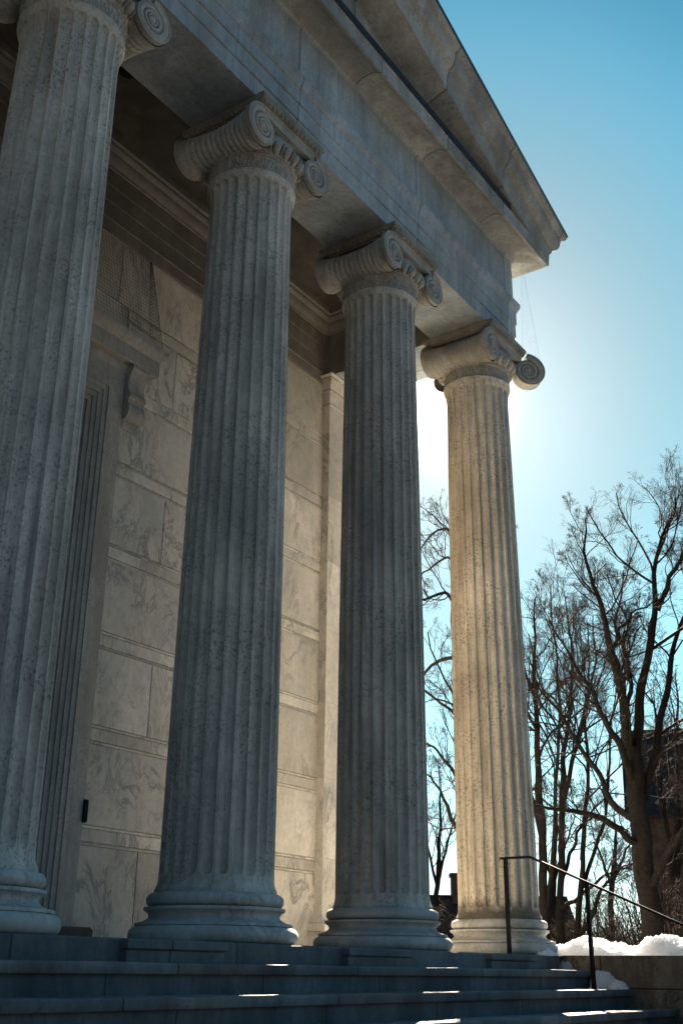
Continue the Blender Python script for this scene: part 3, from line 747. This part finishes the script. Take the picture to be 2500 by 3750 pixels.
# bird netting at the corner of the entablature
def net(name, A, B, Cc, n, label, rad=0.0004):
    A, B, Cc = (np.asarray(q, float) for q in (A, B, Cc)); m1 = MB()
    for i in range(n+1):
        t = i/n
        if i: m1.bar(A+(B-A)*t, A+(Cc-A)*t+(0.0001, 0, 0), rad*2)
    m1.bar(A, B, rad*3); m1.bar(A, Cc, rad*3)
    o = m1.build(name, 'wire'); tag(o, label, 'netting'); return o
net('bird_net', (XA+0.06, -0.52, 8.50), (XA+0.04, -0.46, 7.16), (3*S+0.66, -0.60, 7.02), 22, 'fine bird netting stretched from the eaves corner to the outer scroll')
def net2():
    m1 = MB(); r = 0.0017
    x1 = 3.14; zt_ = 7.02
    A = np.array([x1, YW-0.21, 5.88]); T = np.array([x1-0.10, YW-0.035, 7.0])
    for i in range(26):
        t = i/25
        a = A+(T-A)*t; m1.bar(a, (a[0]+(0.004 if t > 0.97 else 0.0)-0.0, YW-0.01, a[2]+0.001), r)
    m1.bar(A, T, 0.006)
    for i in range(10):
        t = i/9; b = np.array([x1, YW-0.01-0.20*t, 5.885]); m1.bar(b, (x1-0.10, YW-0.012-0.022*t, 7.0), r)
    for i in range(24):
        t = i/23; a = A+(T-A)*t; m1.bar(a, (a[0]-1.2, a[1], a[2]), r)
    for i in range(26):
        d = i*0.045; m1.bar(A-(d, 0, 0), T-(d, 0, 0), r)
    o = m1.build('bird_net', 'wire'); tag(o, 'fine black bird netting hung above the door cornice', 'netting')
net2()

# ------------------------------------------------------------------ ground and far things
m1 = MB(); m1.add([(-900, -900, -1.89), (900, -900, -1.89), (900, 900, -1.89), (-900, 900, -1.89)], [(0, 1, 2, 3)])
o = m1.build('ground', 'ground'); o['kind'] = 'structure'
GZ = -1.89
m1 = MB(); m1.add([(-400, -400, -1.886), (300, -400, -1.886), (300, -5.2, -1.886), (8.6, -5.2, -1.886), (8.6, -3.0, -1.886), (-400, -3.0, -1.886)], [(0, 1, 2, 3, 4, 5)])
o = m1.build('pavement', plain('dark wet asphalt', (0.045, 0.045, 0.047), 0.85, 0, 0.3, 2.0)); o['kind'] = 'structure'

V = [[(x, y, -1.89+0.02+0.10*(vnoise(x*0.25, y*0.25, 12)+0.5)*min(1, min(x-8.3, 12.6-x, y+4.6, 15-y)/2.0)) for y in np.linspace(-4.6, 15, 60)] for x in np.linspace(8.3, 12.6, 30)]
o = MB().grid(V).build('snow_cover', 'snow', None, smooth=180); o['kind'] = 'stuff'; o['label'] = 'snow lying on the lawn beside the building'
# trees ------------------------------------------------------------
def tubes(Pts, Rad, sides, mbl):
    # Pts (n,k,3), Rad (n,k): tapering tubes appended to the list mbl of (verts, quads)
    n, k = Rad.shape
    T = np.gradient(Pts, axis=1); T /= np.linalg.norm(T, axis=2, keepdims=True)+1e-9
    ref = np.zeros_like(T); ref[..., 0] = 1.0
    ov = (Pts[:, -1]-Pts[:, 0]); swap = np.abs(ov[:, 0]) > 0.8*np.linalg.norm(ov, axis=1)
    ref[swap] = (0, 1.0, 0)
    U = np.cross(T, ref); U /= np.linalg.norm(U, axis=2, keepdims=True)+1e-9; W = np.cross(T, U)
    th = np.linspace(0, 2*PI, sides, endpoint=False)
    V = Pts[:, :, None, :]+Rad[:, :, None, None]*(U[:, :, None, :]*np.cos(th)[None, None, :, None]+W[:, :, None, :]*np.sin(th)[None, None, :, None])
    idx = np.arange(n*k*sides).reshape(n, k, sides)
    a = idx[:, :-1, :]; b = idx[:, 1:, :]
    F = np.stack([a, np.roll(a, -1, 2), np.roll(b, -1, 2), b], axis=-1).reshape(-1, 4)
    mbl.append((V.reshape(-1, 3), F))
def quick_mesh(name, parts, mat, parent):
    off = 0; Vs = []; Fs = []
    for v, f in parts: Vs.append(v); Fs.append(f+off); off += len(v)
    V = np.concatenate(Vs); F = np.concatenate(Fs)
    o0 = np.array(parent.location); V = V-o0
    me = bpy.data.meshes.new(name); me.vertices.add(len(V)); me.vertices.foreach_set('co', V.ravel())
    me.loops.add(len(F)*4); me.loops.foreach_set('vertex_index', F.ravel().astype(np.int32))
    me.polygons.add(len(F)); me.polygons.foreach_set('loop_start', np.arange(0, len(F)*4, 4, dtype=np.int32))
    me.polygons.foreach_set('loop_total', np.full(len(F), 4, dtype=np.int32))
    me.update(calc_edges=True); me.validate(); me.shade_smooth(); me.materials.append(MAT[mat])
    o = bpy.data.objects.new(name, me); COL.objects.link(o); o.parent = parent; return o
def resample(pts, k, rg, jit):
    pts = np.asarray(pts, float); d = np.r_[0, np.cumsum(np.linalg.norm(np.diff(pts, axis=0), axis=1))]
    t = np.linspace(0, d[-1], k); q = np.stack([np.interp(t, d, pts[:, i]) for i in range(3)], 1)
    q[1:-1] += rg.normal(0, jit, (k-2, 3)); 
    for _ in range(1): q[1:-1] = 0.25*q[:-2]+0.5*q[1:-1]+0.25*q[2:]
    return q
def children(Pp, Rp, per, rg, lfac, ang, tmin=0.2, up=0.15, k=6, rmin=0.004, lmax=4.0, wig=0.19):
    n, kp, _ = Pp.shape; tot = n*per
    par = np.repeat(np.arange(n), per); t = tmin+(1-tmin)*rg.random(tot)**0.7
    L = np.linalg.norm(np.diff(Pp, axis=1), axis=2).sum(1)
    x = t*(kp-1); i0 = np.minimum(x.astype(int), kp-2); fr = (x-i0)[:, None]
    p0 = Pp[par, i0]*(1-fr)+Pp[par, i0+1]*fr
    r0 = Rp[par, i0]*(1-fr[:, 0])+Rp[par, i0+1]*fr[:, 0]
    T = Pp[par, i0+1]-Pp[par, i0]; T /= np.linalg.norm(T, axis=1, keepdims=True)+1e-9
    rnd = rg.normal(size=(tot, 3)); perp = np.cross(T, rnd); perp /= np.linalg.norm(perp, axis=1, keepdims=True)+1e-9
    a = rg.normal(ang, 0.18, tot)[:, None]
    D = T*np.cos(a)+perp*np.sin(a)
    ln = np.minimum(L[par]*lfac*(1.15-0.82*t)*rg.uniform(0.6, 1.25, tot), lmax)
    R0 = np.maximum(np.minimum(r0*0.5, r0*0.14+ln*0.0085), rmin)
    P = np.zeros((tot, k, 3)); P[:, 0] = p0; d = D.copy()
    for j in range(1, k):
        d = d+rg.normal(0, wig, (tot, 3)); d[:, 2] += up; d /= np.linalg.norm(d, axis=1, keepdims=True)
        P[:, j] = P[:, j-1]+d*(ln/(k-1))[:, None]
    R = R0[:, None]*np.linspace(1, 0.45, k)[None, :]
    return P, np.maximum(R, rmin*0.75)
def tree(name, stems, label, seed, group=None, counts=(9, 8, 6, 4), lf=(0.46, 0.58, 0.66, 0.7), up=0.08, twig=0.0019, lm=(3.4, 2.0, 1.15, 0.62)):
    # stems: list of (points, r0, r1)
    rg = np.random.default_rng(seed)
    base = np.asarray(stems[0][0][0], float)
    root = empty(name, (float(base[0]), float(base[1]), GZ)); tag(root, label, 'tree', group)
    trunk = []; crown = []
    K = 22
    Pm = []; Rm = []
    for i, (pts, r0, r1) in enumerate(stems):
        q = resample(pts, K, rg, 0.035); Pm.append(q); Rm.append(np.linspace(r0, r1, K)*rg.normal(1, 0.03, K))
    Pm = np.array(Pm); Rm = np.array(Rm); tubes(Pm, Rm, 10, trunk)
    sel = slice(1, None) if len(stems) > 1 else slice(0, None)
    P1, R1 = children(Pm[sel], Rm[sel], counts[0], rg, lf[0], 0.75, 0.12, up, 8, 0.006, lm[0])
    tubes(P1, R1, 6, trunk)
    P2, R2 = children(P1, R1, counts[1], rg, lf[1], 0.6, 0.15, up, 6, 0.0035, lm[1]); tubes(P2, R2, 4, crown)
    P3, R3 = children(P2, R2, counts[2], rg, lf[2], 0.66, 0.15, up*0.6, 5, twig, lm[2]); tubes(P3, R3, 3, crown)
    P4, R4 = children(P3, R3, counts[3], rg, lf[3], 0.62, 0.2, up*0.4, 4, twig*0.8, lm[3]); tubes(P4, R4, 3, crown)
    quick_mesh('trunk', trunk, 'bark', root); quick_mesh('crown', crown, 'twig', root)
    return root
def st(px, dist, r0, r1, dd=0.0, ground=False):
    n = len(px); P = [at(x, y, dist+dd*i/(max(1, n-1))) for i, (x, y) in enumerate(px)]
    if ground:
        g = P[0].copy(); g[2] = GZ-0.1; P = [g]+P
    return (P, r0, r1)
TREES = 'bare winter trees beside the building'
D = 20
tree('bare_tree', [
    st([(2392, 3560), (2386, 3400), (2370, 3250), (2346, 3100), (2328, 2980), (2316, 2850), (2312, 2740)], D, 0.215, 0.15, 0, True),
    st([(2312, 2780), (2285, 2583), (2264, 2500), (2248, 2408), (2219, 2284), (2202, 2213), (2165, 2126), (2132, 2039), (2140, 2000), (2146, 1950), (2142, 1900)], D, 0.10, 0.012, -1.2),
    st([(2316, 2880), (2285, 2770), (2264, 2707), (2235, 2678), (2181, 2562), (2136, 2500), (2070, 2360), (2010, 2270)], D, 0.075, 0.010, -2.0),
    st([(2318, 2860), (2352, 2500), (2381, 2326), (2406, 2230), (2397, 2098), (2406, 2015), (2430, 1960), (2451, 1900), (2466, 1850), (2472, 1810)], D, 0.105, 0.012, 1.2),
    st([(2406, 2235), (2440, 2150), (2490, 2040), (2530, 1950), (2560, 1880)], D+0.7, 0.06, 0.012, -1.0),
    st([(2335, 3020), (2389, 2790), (2422, 2583), (2443, 2500), (2464, 2367), (2500, 2280), (2560, 2150), (2600, 2000)], D, 0.09, 0.015, 1.5),
    st([(2372, 3270), (2430, 3142), (2500, 3043), (2580, 2930), (2680, 2800)], D, 0.075, 0.015, -1.0),
    st([(2345, 3100), (2280, 3040), (2202, 3001), (2120, 2975), (2057, 2960), (1966, 2951)], D, 0.07, 0.02, -1.5),
    st([(2330, 3010), (2235, 2923), (2194, 2844), (2157, 2786), (2095, 2682), (2049, 2595), (1966, 2504), (1930, 2400)], D, 0.06, 0.010, 1.5),
    st([(2260, 2460), (2240, 2380), (2270, 2300), (2330, 2240), (2390, 2200)], D, 0.045, 0.01, -0.5),
    st([(2300, 2620), (2310, 2480), (2295, 2400), (2255, 2330), (2255, 2260), (2285, 2160), (2280, 2090)], D, 0.05, 0.01, 0.8)],
    'largest bare tree, its dark trunk splitting into tall stems above the snowy wall', 11, TREES, counts=(15, 9, 8, 6))
D = 25
tree('bare_tree', [
    st([(1992, 3560), (1990, 3350), (1986, 3150), (1978, 2950)], D, 0.125, 0.08, 0, True),
    st([(1978, 2990), (1966, 2800), (1962, 2600), (1952, 2400), (1950, 2260), (1962, 2180)], D, 0.09, 0.012, 1.0),
    st([(2000, 3330), (2022, 3150), (2030, 2950), (2042, 2750), (2046, 2600), (2035, 2380), (2010, 2260), (2015, 2140)], D, 0.058, 0.012, -1.0),
    st([(1985, 3080), (1940, 2900), (1880, 2700), (1840, 2500)], D, 0.06, 0.012, 1.0)],
    'bare tree whose trunk stands directly behind the right edge of the corner column', 21, TREES, counts=(16, 9, 8, 5))
D = 29
tree('bare_tree', [
    st([(2050, 3560), (2050, 3300), (2054, 3050), (2058, 2900)], D, 0.115, 0.07, 0, True),
    st([(2056, 2960), (2060, 2750), (2085, 2600), (2100, 2420), (2080, 2280), (2062, 2160)], D, 0.08, 0.012, 1.0),
    st([(2054, 3000), (2075, 2860), (2110, 2720), (2150, 2560), (2180, 2400), (2170, 2250)], D, 0.07, 0.012, -1.0),
    st([(2050, 3330), (2107, 3290), (2211, 3210), (2330, 3150)], D, 0.06, 0.012, -1.5),
    st([(2048, 3250), (2090, 3100), (2160, 2980), (2260, 2880)], D, 0.055, 0.012, 1.5)],
    'straight bare tree with low branches reaching right, between two darker trunks', 31, TREES, counts=(15, 9, 8, 5))
D = 27
tree('bare_tree', [
    st([(2122, 3560), (2118, 3420), (2126, 3250), (2132, 3100)], D, 0.10, 0.055, 0, True),
    st([(2130, 3150), (2142, 2950), (2150, 2800), (2140, 2620), (2160, 2450), (2150, 2280)], D, 0.06, 0.012, 1.0),
    st([(2120, 3440), (2165, 3350), (2200, 3265), (2260, 3190), (2330, 3150)], D, 0.065, 0.012, -1.0),
    st([(2126, 3260), (2170, 3130), (2210, 3000), (2230, 2850), (2240, 2650), (2260, 2450)], D, 0.05, 0.012, 0.5)],
    'slim bare tree with one low stem leaning right beside the sloping handrail', 41, TREES, counts=(14, 9, 7, 5))
D = 17
tree('bare_tree', [
    st([(1790, 3560), (1775, 3100), (1760, 2700), (1752, 2300)], D, 0.17, 0.10, 0, True),
    st([(1762, 2900), (1700, 2420), (1650, 2400), (1596, 2420), (1550, 2470), (1500, 2540)], D, 0.07, 0.016, 1.0),
    st([(1755, 2500), (1690, 2220), (1647, 2160), (1589, 2179), (1540, 2190), (1480, 2230)], D, 0.05, 0.012, -1.0),
    st([(1752, 2330), (1700, 2080), (1643, 2033), (1583, 2077), (1530, 2110)], D, 0.045, 0.012, 1.0),
    st([(1750, 2280), (1700, 2000), (1640, 1924), (1570, 1969), (1520, 2030)], D, 0.04, 0.010, 0.0),
    st([(1770, 3000), (1720, 2700), (1660, 2610), (1600, 2560), (1540, 2520)], D, 0.05, 0.012, -1.0),
    st([(1775, 3250), (1700, 3100), (1645, 2980), (1590, 2880), (1550, 2830)], D, 0.055, 0.012, 1.0),
    st([(1752, 2320), (1745, 2150), (1735, 2000)], D, 0.06, 0.012, 0.0),
    st([(1772, 3050), (1700, 2880), (1600, 2740), (1530, 2700)], D, 0.045, 0.012, 0.6)],
    'bare tree with crooked limbs seen in the gap between the last two columns', 51, TREES, counts=(10, 7, 6, 4))
# thinner trees and brush further off
k = 0
for px, dd, hp, r, lab in ((2240, 44, 2950, 0.10, 'thin distant bare tree in the bright gap left of the largest trunk'), (2470, 34, 2450, 0.13, 'bare tree in front of the dark stone building at the right edge'),
                           (2025, 48, 2850, 0.10, 'distant bare tree just right of the corner column behind nearer trunks'), (1600, 50, 2780, 0.10, 'distant bare tree above the house chimney')):
    k += 1; b = at(px, 3560, dd)
    tree('bare_tree', [st([(px, 3560), (px-4, 3300), (px+5, 3150)], dd, r*1.3, r, 0, True), st([(px+3, 3200), (px+15, (3200+hp)/2), (px+4, hp)], dd, r, 0.012, 1),
                       st([(px, 3250), (px-50, (3200+hp)/2+40), (px-80, hp+60)], dd, r*0.7, 0.012, -1), st([(px, 3230), (px+60, (3200+hp)/2+20), (px+100, hp+80)], dd, r*0.7, 0.012, 1)],
         lab, 60+k, TREES, counts=(12, 7, 5, 3), twig=0.005)
def shrub(px, top, dd, lab, seed):
    rg = np.random.default_rng(seed); b = at(px, 3560, dd); b[2] = GZ; hgt = at(px, top, dd)[2]-GZ
    root = empty('bare_shrub', (float(b[0]), float(b[1]), GZ)); tag(root, lab, 'shrub', 'leafless shrubs behind the wall')
    n = 46; P = np.zeros((n, 7, 3)); a = rg.uniform(0, 2*PI, n); sp = rg.uniform(0.1, 0.75, n)
    for j in range(7):
        t = j/6; P[:, j, 0] = b[0]+np.cos(a)*sp*hgt*0.8*t; P[:, j, 1] = b[1]+np.sin(a)*sp*hgt*0.8*t; P[:, j, 2] = GZ+hgt*t*(1-0.35*sp)
    P[:, 1:] += rg.normal(0, 0.05, (n, 6, 3)); R = np.linspace(0.025, 0.008, 7)[None]*np.ones((n, 1)); tr = []; cr = []
    tubes(P, R, 4, tr); P1, R1 = children(P, R, 9, rg, 0.38, 0.7, 0.1, 0.05, 5, 0.006); tubes(P1, R1, 3, cr)
    P2, R2 = children(P1, R1, 6, rg, 0.5, 0.7, 0.1, 0.03, 4, 0.005); tubes(P2, R2, 3, cr)
    quick_mesh('stems', tr, 'bark', root); quick_mesh('twigs', cr, 'twig', root)
for i, (px, tp, dd, lab) in enumerate(((2110, 3350, 34, 'low leafless shrub just right of the corner column base'), (2230, 3290, 38, 'rounded leafless shrub in the middle of the bright gap'),
                                       (2310, 3330, 33, 'leafless shrub at the foot of the largest tree trunk'), (2460, 3180, 26, 'tall leafless shrub at the right edge above the snow'), (1630, 3290, 40, 'leafless shrub in front of the distant house'))):
    shrub(px, tp, dd, lab, 80+i)
# far wood, reads as one mass
rg = np.random.default_rng(5); n = 900
ang = rg.uniform(math.radians(5), math.radians(48), n); rad = rg.uniform(70, 130, n); hh = rg.uniform(1.5, 4.2, n)
P = np.zeros((n, 5, 3))
for j in range(5):
    P[:, j, 0] = CAM['loc'][0]+np.cos(ang)*rad+rg.normal(0, 0.25, n)*j; P[:, j, 1] = CAM['loc'][1]+np.sin(ang)*rad+rg.normal(0, 0.25, n)*j; P[:, j, 2] = GZ+hh*j/4
R = np.linspace(0.12, 0.03, 5)[None]*np.ones((n, 1)); fw_ = []; tubes(P, R, 3, fw_)
P1, R1 = children(P, R, 10, rg, 0.45, 0.7, 0.1, 0.1, 4, 0.03); tubes(P1, R1, 3, fw_)
P2, R2 = children(P1, R1, 4, rg, 0.6, 0.7, 0.1, 0.1, 3, 0.025); tubes(P2, R2, 3, fw_)
fe = empty('tmp', (0, 0, 0)); o = quick_mesh('far_wood', fw_, 'twig', fe); o.parent = None; bpy.data.objects.remove(fe)
tag(o, 'far leafless wood along the horizon', 'wood', None, 'stuff')

# houses ------------------------------------------------------------
def house(name, c, yaw, wx, wy, wall_h, roof_h, label, chim=True, wins=3, floors=1):
    root = empty(name, (c[0], c[1], GZ)); root.rotation_euler.z = yaw; tag(root, label, 'building')
    m1 = MB(); m1.box(-wx, wx, -wy, wy, 0, wall_h); m1.add([(-wx, -wy, wall_h), (-wx, wy, wall_h), (-wx, 0, wall_h+roof_h), (wx, -wy, wall_h), (wx, wy, wall_h), (wx, 0, wall_h+roof_h)], [(0, 1, 2), (3, 5, 4)])
    wl = m1.build('wall', 'brick', root)
    e = 0.4; m1 = MB(); th = 0.18
    for s_ in (1, -1):
        sl_ = roof_h/wy
        m1.add([(-wx-e, s_*(wy+e), wall_h-e*sl_+0.05), (wx+e, s_*(wy+e), wall_h-e*sl_+0.05), (wx+e, 0, wall_h+roof_h+0.05), (-wx-e, 0, wall_h+roof_h+0.05),
                (-wx-e, s_*(wy+e), wall_h-e*sl_+0.05+th), (wx+e, s_*(wy+e), wall_h-e*sl_+0.05+th), (wx+e, 0, wall_h+roof_h+0.05+th), (-wx-e, 0, wall_h+roof_h+0.05+th)],
               [(0, 1, 2, 3), (4, 7, 6, 5), (0, 4, 5, 1), (1, 5, 6, 2), (0, 3, 7, 4)])
    rf = m1.build('roof', 'roof', root)
    if chim:
        m1 = MB(); m1.box(wx*0.1-0.35, wx*0.1+0.35, -0.6, 0.1, wall_h+roof_h*0.5, wall_h+roof_h+1.25); m1.box(wx*0.1-0.42, wx*0.1+0.42, -0.67, 0.17, wall_h+roof_h+1.1, wall_h+roof_h+1.3); m1.build('chimney', 'brick', rf)
    for fl_ in range(floors):
        for s_ in (-1, 1):
            for i in range(wins):
                x = -wx+(i+0.5)*2*wx/wins; zb_ = 1.2+fl_*2.9
                m1 = MB(); y = s_*(wy+0.03)
                m1.box(x-0.65, x+0.65, y-0.06, y+0.06, zb_, zb_+0.12); m1.box(x-0.65, x+0.65, y-0.06, y+0.06, zb_+1.7, zb_+1.9); m1.box(x-0.65, x-0.52, y-0.055, y+0.055, zb_+0.12, zb_+1.7); m1.box(x+0.52, x+0.65, y-0.055, y+0.055, zb_+0.12, zb_+1.7)
                f_ = m1.build('window', 'trim', root); m1 = MB(); m1.box(x-0.52, x+0.52, y-0.02, y+0.02, zb_+0.12, zb_+1.7); m1.build('pane', 'pane', f_)
    return root
hc = at(1640, 3560, 62)
house('brick_house', hc, math.radians(-55), 6.0, 3.4, 2.6, 2.6, 'dark house with a chimney far behind, between the last two columns', wins=3)
bc = at(2338, 3560, 46)+np.array([0.326, -0.945, 0])*9.6+np.array([0.945, 0.326, 0])*4.5
house('stone_hall', bc, math.radians(-71), 9.2, 4.5, 7.5, 3.9, 'large dark stone building behind the trees at the right edge', chim=False, wins=4, floors=3)
